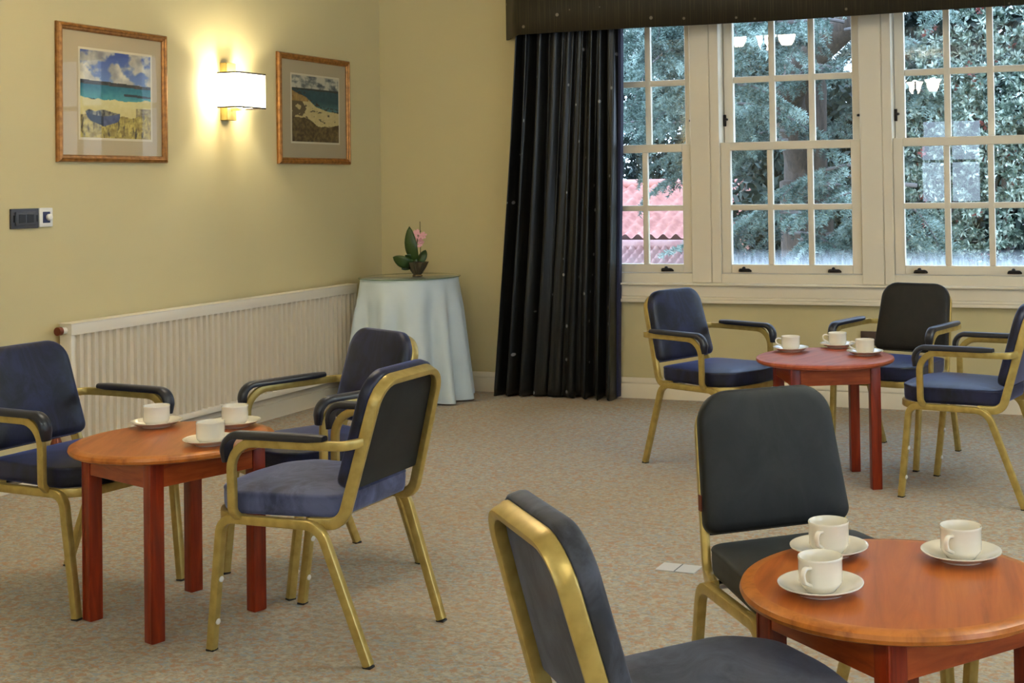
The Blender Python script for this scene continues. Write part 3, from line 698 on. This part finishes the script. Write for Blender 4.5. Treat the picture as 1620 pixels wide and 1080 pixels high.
dup(armA, (2.1528, -3.8138, 0), yaw(-1.9912), 'navy armchair nearest the corner table, behind left round table', G1)
armC = dup(armA, (2.5867, -4.4082, 0), yaw(3.1387), 'navy armchair seen from behind, right of left round table', G1)
dup(armA, (2.9817, -1.7302, 0), yaw(-.3986), 'navy armchair left of the table under the windows', G1)
armE = dup(armA, (3.8328, -1.333, 0), yaw(-1.8502), 'navy armchair with shade-darkened back against the window wall', G1)
armF = dup(armA, (4.3055, -2.0045, 0), yaw(2.9374), 'navy armchair cut by right edge, right of window table', G1)
def refab(root, names, mat):
    for c in root.children:
        if c.name.split('.')[0] in names:
            c.data = c.data.copy(); c.data.materials[0] = mat
refab(armE, ('backrest', 'back_panel'), M['navyshade'])  # shading of this back painted as a darker velvet colour
refab(armC, ('seat',), M['navylit']); refab(armC, ('back_panel',), M['charcoal'])  # seat sheen painted as a paler colour; back panel a darker velvet
G2 = 'armless chairs with gold frames'
sideG = make_chair(False, M['charcoal'], 'armless charcoal chair facing us behind the nearest round table', G2)
place(sideG, 4.212, -4.782, -.87)
sideH = dup(sideG, (4.199, -5.697, 0), yaw(.776), 'armless chair in the foreground, seen from behind', G2)
refab(sideH, ('seat', 'back_panel', 'backrest'), M['greyvelvet'])
dup(sideG, (4.94, -4.83, 0), yaw(-2.356), 'armless chair tucked behind the nearest table, mostly outside the frame', G2)
tg = NB(); box(tg, -.0015, .0015, -.009, .009, -.02, .02); tgo = finish('fabric_tag', tg, M['copper'], sideG, smooth=False); tgo.location = PB(.205, .08, -.03); tgo['label'] = 'small rust coloured tag'

# ------------------------------------------------------------------ round tables
def make_table(label):
    tb = thing('round_table', label, 'table', (0, 0, 0), 0, 'round wooden coffee tables')
    R_, H = .3206, .5817
    bm = NB(); lathe(bm, [(0, H-.026), (R_-.014, H-.026), (R_-.004, H-.021), (R_, H-.013), (R_-.003, H-.005), (R_-.012, H-.0008), (R_-.03, H)], 96, mi=1)
    lathe(bm, [(R_-.03, H), (0, H)], 96, mi=0); bmesh.ops.remove_doubles(bm, verts=bm.verts[:], dist=1e-5)
    finish('tabletop', bm, [M['top'], M['edge']], tb, ang=30)
    c = .2051; w = .045; rt2 = math.sqrt(.5)
    # corners lie on the table's local +x, +y ... axes, as measured; the frame is turned by 45 degrees
    rot = Matrix.Rotation(PI/4, 4, 'Z')
    for sx, sy in ((1, 1), (1, -1), (-1, -1), (-1, 1)):
        bm = NB(); xa, xb = sorted((sx*c, sx*(c-w))); ya, yb = sorted((sy*c, sy*(c-w)))
        box(bm, xa, xb, ya, yb, 0, H-.026, .004, 2)
        e = .003
        box(bm, *sorted((sx*c, sx*(c-.008))), *sorted((sy*(c+e-.001), sy*(c-.008))), .002, H-.028, .0025, 2)
        bm.transform(rot); finish('leg', bm, M['leg'], tb)
    d = c-.004
    for k in range(4):
        bm = NB(); box(bm, -(c-w), c-w, d-.02, d, H-.106, H-.026, .001, 1); bm.transform(rot @ Matrix.Rotation(k*PI/2, 4, 'Z')); finish('apron', bm, M['apron'], tb)
    return tb
tab = make_table('left round wooden table between three navy armchairs')
tab.location = (1.9732, -4.3972, 0); tab.rotation_euler = (0, 0, 5.1877)
GT = 'round wooden coffee tables'
t2 = dup(tab, (3.6132, -1.9714, 0), 4.387, 'redder round wooden table nearest the windows', GT)
for c in t2.children:
    if c.name.startswith('tabletop'): c.data = c.data.copy(); c.data.materials[0] = M['topred']; c.data.materials[1] = M['topred']
t3 = dup(tab, (4.5092, -5.2439, 0), 4.833, 'nearest round wooden table cut by the right edge', GT)

# ------------------------------------------------------------------ cups and saucers
ZT = .5822
def make_saucer(label):
    bm = NB(); lathe(bm, [(0, .002), (.042, .002), (.044, 0), (.048, 0), (.05, .004), (.066, .009), (.082, .018), (.0855, .0195), (.0855, .0215), (.082, .0215), (.066, .0135), (.05, .008), (.04, .007), (.036, .0055), (0, .0055)], 56)
    o = finish('saucer', bm, M['china'], ang=50); return tag(o, label, 'saucer', 'white saucers under the cups')
def make_cup(label):
    c = thing('coffee_cup', label, 'cup', (0, 0, 0), 0, 'white coffee cups on saucers')
    bm = NB(); lathe(bm, [(0, .002), (.026, .002), (.028, 0), (.031, 0), (.034, .004), (.041, .012), (.0435, .018), (.0437, .038), (.0438, .059), (.0448, .063), (.0448, .0655), (.0435, .067), (.0415, .065), (.0412, .05), (.041, .02), (.036, .011), (0, .009)], 56); finish('cup_body', bm, M['china'], c, ang=50)
    bm = NB(); sweep(bm, fillet([(.042, 0, .052), (.062, 0, .056), (.073, 0, .047), (.068, 0, .030), (.042, 0, .018)], .014, 5), (0, 1, 0), rrect(.011, .007, .003, 2)); finish('handle', bm, M['china'], c)
    return c
sau = cup = None
spots = [  # x, y, handle direction (deg), where
    (1.772, -4.249, 110, 'on left table, nearest the radiator'), (2.170, -4.458, 150, 'on left table, nearest the viewer'), (2.045, -4.179, 120, 'on left table, nearest the corner table'),
    (3.420, -1.852, 185, 'on window table, leftmost of three'), (3.607, -1.664, 185, 'on window table, farthest from viewer'), (3.788, -1.901, 190, 'on window table, rightmost of three'),
    (4.337, -5.103, 262, 'on nearest table, back left'), (4.379, -5.365, 255, 'on nearest table, front left'), (4.616, -5.062, 252, 'on nearest table, right of the other two')]
for k, (x, y, a, wh) in enumerate(spots):
    ls, lc = 'white saucer '+wh, 'white coffee cup '+wh
    if k == 0:
        sau = make_saucer(ls); cup = make_cup(lc); sau.location = (x, y, ZT); cup.location = (x, y, ZT+.0058); cup.rotation_euler = (0, 0, math.radians(a))
    else:
        dup(sau, (x, y, ZT), 0, ls); dup(cup, (x, y, ZT+.0058), math.radians(a), lc)

# floor box by the armless chair
fb = thing('floor_box', 'pale grey floor box lid set in the carpet', 'floor box', (3.40, -3.448, 0), -.03)
bm = NB(); box(bm, -.075, .075, -.045, .045, 0, .004, .001, 1); finish('lid', bm, M['plate'], fb)
bm = NB(); box(bm, -.002, .002, -.045, .045, .0035, .0046); finish('joint', bm, M['greysocket'], fb, smooth=False)

# ------------------------------------------------------------------ ceiling lamps (out of frame; left two mirrored in the panes, right two added for light)
def chandelier(x, y, z, label, power):
    c = thing('chandelier', label, 'ceiling lamp', (x, y, z))
    h = ZC-z
    bm = NB(); lathe(bm, [(0, h), (.06, h), (.055, h-.02), (.02, h-.04), (0, h-.04)], 24); finish('ceiling_rose', bm, M['darkbrass'], c)
    bm = NB(); sweep(bm, [(0, 0, h-.03), (0, 0, -.1)], (1, 0, 0), circ(.008, 10)); lathe(bm, [(0, -.2), (.012, -.19), (.03, -.14), (.022, -.11), (.03, -.08), (.015, -.05), (0, -.04)], 16); finish('stem', bm, M['darkbrass'], c)
    for k in range(3):
        a = .35+k*2*PI/3; d = Vector((math.cos(a), math.sin(a), 0))
        bm = NB(); sweep(bm, fillet([Vector((0, 0, -.12)), d*.1+Vector((0, 0, -.18)), d*.24+Vector((0, 0, -.17)), d*.26+Vector((0, 0, -.09))], .06, 6), (0, 0, 1), circ(.007, 8)); arm = finish('arm', bm, M['darkbrass'], c)
        bm = NB(); cc = d*.26; lathe(bm, [(.02, -.09), (.05, -.085), (.075, -.04), (.085, .02), (.115, .07), (.112, .07), (.08, .02), (.07, -.038), (.045, -.08)], 24, c=cc); finish('glass_shade', bm, M['amber'], arm)
        light('lamp_light', cc+Vector((0, 0, .045)), power, WARM, .05, c)
chandelier(1.77, -3.48, 2.73, 'three-armed ceiling lamp over the left table', 5)
chandelier(2.31, -8.98, 2.62, 'three-armed ceiling lamp behind the viewer on the left', 30)
chandelier(5.9, -3.6, 2.70, 'added three-armed ceiling lamp to the right of the window table', 95)  # extra lamp, added to even out the room light
chandelier(6.0, -8.8, 2.62, 'added three-armed ceiling lamp behind the viewer on the right', 80)  # second extra lamp, also put in for evenness of light

# ------------------------------------------------------------------ outdoors
GZ = -2.6
bm = NB(); bm.faces.new([bm.verts.new(q) for q in ((-40, .6, GZ), (30, .6, GZ), (30, 60, GZ), (-40, 60, GZ))])
o = finish('ground', bm, M['grass'], smooth=False); tag(struct(o), 'winter grass of the garden outside the windows', 'ground')
rng = np.random.default_rng(11)
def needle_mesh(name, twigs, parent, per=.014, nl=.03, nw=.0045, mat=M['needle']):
    """twigs: list of arrays of points; tufts of flat tapering needles along each"""
    V = []; cnt = 0
    P = []; D = []
    for pts in twigs:
        seg = np.diff(pts, axis=0); L = np.linalg.norm(seg, axis=1); n = max(2, int(L.sum()/per))
        cum = np.concatenate([[0], np.cumsum(L)]); s = np.linspace(0, cum[-1], n)
        idx = np.clip(np.searchsorted(cum, s)-1, 0, len(L)-1); fr = (s-cum[idx])/np.maximum(L[idx], 1e-6)
        P.append(pts[idx]+seg[idx]*fr[:, None]); D.append(seg[idx]/np.maximum(L[idx], 1e-6)[:, None])
    P = np.concatenate(P); D = np.concatenate(D); k = 5
    P = np.repeat(P, k, 0); D = np.repeat(D, k, 0); n = len(P)
    r = rng.normal(size=(n, 3)); r -= (r*D).sum(1)[:, None]*D; r /= np.linalg.norm(r, axis=1)[:, None]
    d = r*.85+D*.55+np.array([0, 0, .25]); d /= np.linalg.norm(d, axis=1)[:, None]
    s = np.cross(d, rng.normal(size=(n, 3))); s /= np.linalg.norm(s, axis=1)[:, None]
    l = nl*rng.uniform(.6, 1.25, n)[:, None]; w = nw*rng.uniform(.8, 1.3, n)[:, None]
    tri = np.stack([P-s*w, P+s*w, P+d*l+s*w*.3, P+d*l-s*w*.3], 1).reshape(-1, 3)
    F = np.arange(4*n).reshape(-1, 4)
    return fast_mesh(name, tri, F, mat, parent)
def bough(start, heading, length, droop, ntw, tl):
    """main stem and its side twigs, in world axes"""
    st = np.array(start, float); h = np.array([math.cos(heading), math.sin(heading), 0]); n = 14
    s = np.linspace(0, 1, n)[:, None]
    main = st+h*length*s+np.array([0, 0, 1])*(.12*length*s-droop*length*s**2)+rng.normal(0, .012, (n, 3))*s
    tw = []
    side = np.array([-h[1], h[0], 0])
    for k in range(ntw):
        f = .12+.88*(k+rng.random())/ntw; i = min(n-2, int(f*(n-1))); b = main[i]+(main[i+1]-main[i])*(f*(n-1)-i)
        sg = 1 if k % 2 else -1; ll = tl*(1.05-.6*f)*rng.uniform(.7, 1.2); m = 6; q = np.linspace(0, 1, m)[:, None]
        dirv = side*sg*rng.uniform(.5, 1)+h*rng.uniform(.3, .9); dirv /= np.linalg.norm(dirv)
        pts = b+dirv*ll*q-np.array([0, 0, 1])*ll*(.25*q+.5*q**2)*rng.uniform(.5, 1.3)
        tw.append(pts)
        for jj in (1, 2, 3):
            b2 = pts[jj]; sg2 = rng.choice([-1, 1]); d2 = np.cross(dirv, [0, 0, 1])*sg2*.8+dirv*.5; l2 = ll*.4*rng.uniform(.6, 1.1)
            q2 = np.linspace(0, 1, 4)[:, None]; tw.append(b2+d2*l2*q2-np.array([0, 0, 1])*l2*.7*q2**1.5)
    return main, tw
def conifer(name, label, x, y, tr, top, boughs, trunk_pts=None, limb=None, per=.016, nl=.034, nw=.0055):
    tr_o = thing(name, label, 'tree', (x, y, GZ)); off = np.array([x, y, GZ])
    bm = NB(); pts = trunk_pts or [(0, 0, -.05), (.03, 0, 2), (.0, .02, 4), (.05, 0, top-GZ)]
    path = fillet(pts, .5, 5); n = len(path); sweep(bm, path, (1, 0, 0), circ(tr, 18), scale=[1.1-.4*k/(n-1) for k in range(n)]); finish('trunk', bm, M['bark'], tr_o)
    if limb:
        for lp, r0 in limb:
            bm = NB(); path = fillet([tuple(np.array(q)-off) for q in lp], .4, 6); n = len(path); sweep(bm, path, (0, 1, 0), circ(r0, 16), scale=[1-.45*k/(n-1) for k in range(n)]); finish('limb', bm, M['bark'], tr_o)
    tws = []; bmb = NB()
    for b in boughs:
        m, tw = bough(*b); m = m-off; tws += [q-off for q in tw]; tws.append(m[4:])
        n = len(m); sweep(bmb, [tuple(q) for q in m], (.2, .1, 1), circ(.016, 6), scale=[1.15-.95*k/(n-1) for k in range(n)])
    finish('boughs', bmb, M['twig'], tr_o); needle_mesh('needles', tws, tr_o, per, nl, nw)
    return tr_o
B1 = []
r = random.Random(5)
# blue cedar: wide weeping boughs seen through the left and middle sashes
for k in range(95):
    y = r.uniform(2.6, 6.2); t_ = r.random(); 
    xl = .624-.40*(y-3); xr = 2.9-.12*(y-3); z = r.uniform(.75, 3.5)
    x = xl-.3+(xr-xl+.3)*t_
    z = z
    if z < 1.9 and x < 1.75-.33*(y-3): continue
    if abs(x-(2.1-.25*(y-3.5))) < .45 and 1.9 < z < 2.95 and r.random() < .75: continue
    B1.append(((x+.35, y+.35, z), r.choice([PI*.9, PI*1.15, PI*1.3, PI*1.5, PI*1.7, PI*1.9]), r.uniform(.8, 1.5), r.uniform(.35, .75), 18, .42))
conifer('cedar_tree', 'blue-green weeping cedar close outside left and middle windows', 1.25, 7.4, .36, 4.6, B1,
        limb=[([(1.27, 7.42, 1.3), (1.12, 7.1, 2.4), (1.55, 6.4, 2.75), (2.4, 6.0, 3.35), (3.4, 5.6, 3.25), (4.8, 5.4, 3.5)], .2)])
B2 = []
for k in range(120):
    z = r.uniform(-1.8, 5.6); a = r.uniform(PI*.85, PI*2.15)
    if z < 2.1 and math.cos(a) < .2: continue
    B2.append(((-.2, 11.5, z), a, r.uniform(1.8, 3.2)*(1.1-z*.06), r.uniform(.3, .6), 16, .7))
conifer('conifer_tree', 'dark conifer standing behind the cedar', -.2, 11.5, .3, 7., B2, per=.035, nl=.07, nw=.014)
B3 = []
for k in range(60):
    z = r.uniform(-1.8, 5.5); a = r.uniform(PI*.85, PI*2.15); B3.append(((3.0, 10.5, z), a, r.uniform(1.6, 3.0)*(1.1-z*.09), r.uniform(.3, .6), 16, .7))
B4 = []
for k in range(60):
    z = r.uniform(1.2, 6.5); a = r.uniform(PI*.85, PI*2.15); B4.append(((-4.4, 24.0, z), a, r.uniform(1.8, 3.2)*(1.15-z*.08), r.uniform(.3, .6), 16, .8))
conifer('conifer_tree', 'dark conifer far left beyond the tiled roof', -4.4, 24.6, .3, 8., B4, per=.04, nl=.08, nw=.018)
conifer('conifer_tree', 'dark conifer standing behind the variegated shrub', 3.0, 10.5, .3, 7., B3, per=.035, nl=.07, nw=.014)
# broad-leaved shrub in the right window
def leafcloud(name, P, N, size, mat, parent, ratio=.21):
    n = len(P); d = N+rng.normal(0, .55, (n, 3)); d /= np.linalg.norm(d, axis=1)[:, None]
    s = np.cross(d, rng.normal(size=(n, 3))); s /= np.linalg.norm(s, axis=1)[:, None]; u = np.cross(s, d)
    l = size*rng.uniform(.65, 1.3, n)[:, None]; w = l*ratio
    V = np.stack([P, P+d*l*.45+s*w-u*l*.05, P+d*l-u*l*.12, P+d*l*.45-s*w-u*l*.05], 1).reshape(-1, 3)
    return fast_mesh(name, V, np.arange(4*n).reshape(-1, 4), mat, parent)
def shrub(name, label, c, rad, nclus, per, size, mats, frac):
    o = thing(name, label, 'shrub', (c[0], c[1], GZ)); cen = np.array([0, 0, c[2]-GZ]); rad = np.array(rad)
    d = rng.normal(size=(nclus, 3)); d[:, 1] = -abs(d[:, 1])*1.2+.25*rng.normal(size=nclus); d /= np.linalg.norm(d, axis=1)[:, None]
    cp = cen+d*rad*rng.uniform(.55, 1.03, nclus)[:, None]; cp = cp[cp[:, 2] > .05]; d = d[:len(cp)]
    P = np.repeat(cp, per, 0); k = rng.normal(size=P.shape); k /= np.linalg.norm(k, axis=1)[:, None]
    N = k+np.repeat(d, per, 0)*.5; P = P+k*size*.15
    sel = rng.random(len(P)); clsel = np.repeat(rng.random(len(cp)), per); 
    leafcloud('foliage', P[clsel >= frac], N[clsel >= frac], size, mats[0], o)
    if frac > 0: leafcloud('new_growth', P[clsel < frac], N[clsel < frac], size*.8, mats[1], o)
    bm = NB()
    for q in range(7):
        a = q*.9; sweep(bm, fillet([(.15*math.cos(a), .15*math.sin(a), -.02), (.4*math.cos(a)*rad[0], .4*math.sin(a)*rad[1], (c[2]-GZ)*.6), (.6*math.cos(a)*rad[0], .6*math.sin(a)*rad[1], (c[2]-GZ)*1.05)], .5, 4), (1, .2, 0), circ(.03, 7))
    finish('stems', bm, M['bark'], o); return o
shrub('variegated_shrub', 'variegated shrub with reddish shoots close outside right window', (3.95, 4.6, 1.2), (1.15, 1.0, 2.3), 2600, 13, .062, (M['vleaf'], M['redleaf']), .03)
for i, (x, y, z, rx, rz_, lab) in enumerate(((-4.4, 20.6, 1.6, 2.6, 4.2, 'dark evergreen bush far left beyond the tiled roof'), (1.6, 9.3, .2, 1.9, 2.5, 'dark evergreen bush behind the cedar trunk'), (3.9, 7.0, 1.3, 2.0, 4.2, 'dark evergreen bush behind the right window shrub'))):
    shrub('evergreen_bush', lab, (x, y, z), (rx, 1.2, rz_), 3000, 9, .16, (M['dleaf'], M['dleaf']), 0)
# tiled roofs down the slope
def roof_house(name, label, x0, x1, y0, y1, ze, zr, pitch_w, row, mat):
    h = thing(name, label, 'building', ((x0+x1)/2, y0, GZ)); ox = (x0+x1)/2
    bm = NB(); box(bm, x0-ox+.2, x1-ox-.2, .35, (y1-y0)*2-.35, 0, ze-GZ-.03); finish('walls', bm, M['brick'], h, smooth=False)
    for sgn, nm in ((1, 'roof'), (-1, 'roof')):
        W = x1-x0; D = y1-y0; nx = int(W/pitch_w)*8; nr = max(2, int(math.hypot(D, zr-ze)/row)); V = []; 
        for j in range(nr):
            for e in (0, 1):
                s = (j+e)/nr
                for i in range(nx+1):
                    ph = 2*PI*(i % 8)/8; lift = .042*math.sin(ph)+(.0 if e else .045)
                    yy = D*s if sgn > 0 else 2*D-D*s
                    V.append((x0-ox+W*i/nx, yy, ze-GZ+(zr-ze)*s+lift))
        F = []; m = nx+1
        for j in range(2*nr-1):
            for i in range(nx): F.append((j*m+i, j*m+i+1, (j+1)*m+i+1, (j+1)*m+i))
        fast_mesh('roof', V, F, mat, h, False)
    bm = NB(); sweep(bm, [(x0-ox, D, zr-GZ+.02), (x1-ox, D, zr-GZ+.02)], (0, 1, 0), circ(.1, 10)); finish('ridge', bm, mat, h)
roof_house('tiled_house', 'house with orange pantile roof seen low through left window', -5.6, -1.9, 14.2, 16.6, .38, 1.36, .24, .3, M['tile'])
roof_house('tiled_outhouse', 'outhouse with faded small-tile roof below the orange roof', -4.6, -1.6, 10.6, 12.2, -.25, .34, .14, .16, M['tile2'])

# ------------------------------------------------------------------ sky, camera, view
w = bpy.data.worlds.new('World'); bpy.context.scene.world = w; w.use_nodes = True
nt = w.node_tree; bg = nt.nodes['Background']
tc = nt.nodes.new('ShaderNodeTexCoord'); sp = nt.nodes.new('ShaderNodeSeparateXYZ'); nt.links.new(tc.outputs['Generated'], sp.inputs[0])
rp = nt.nodes.new('ShaderNodeValToRGB'); nt.links.new(sp.outputs[2], rp.inputs[0])
rp.color_ramp.elements[0].position = 0.; rp.color_ramp.elements[0].color = (.62, .79, 1, 1); rp.color_ramp.elements[1].position = .6; rp.color_ramp.elements[1].color = (.50, .70, 1., 1)
nt.links.new(rp.outputs[0], bg.inputs[0]); bg.inputs[1].default_value = 4.6

cam = bpy.data.cameras.new('Camera'); co = bpy.data.objects.new('Camera', cam); C.objects.link(co)
Rv = Vector((.94259087, .33357234, -.01587305)); Uv = Vector((.02118813, -.01230154, .99969982)); Fv = Vector((-.33327694, .94264424, .01866309))
m = Matrix((Rv, Uv, -Fv)).transposed().to_4x4(); m.translation = Vector((4.9784, -7.8901, 1.3979)); co.matrix_world = m
cam.sensor_fit = 'HORIZONTAL'; cam.sensor_width = 36; cam.lens = 2046.825/1620*36
cam.shift_x = -(1066.6695-810)/1620; cam.shift_y = (250.4604-540)/1620
cam.clip_start = .05; cam.clip_end = 200
sc = bpy.context.scene; sc.camera = co
sc.view_settings.view_transform = 'Standard'; sc.view_settings.look = 'None'; sc.view_settings.exposure = .6; sc.view_settings.gamma = 1; sc.view_settings.use_curve_mapping = False
sc.cycles.use_denoising = True; sc.cycles.max_bounces = 8; sc.cycles.diffuse_bounces = 4; sc.cycles.transparent_max_bounces = 16; sc.cycles.sample_clamp_indirect = 6
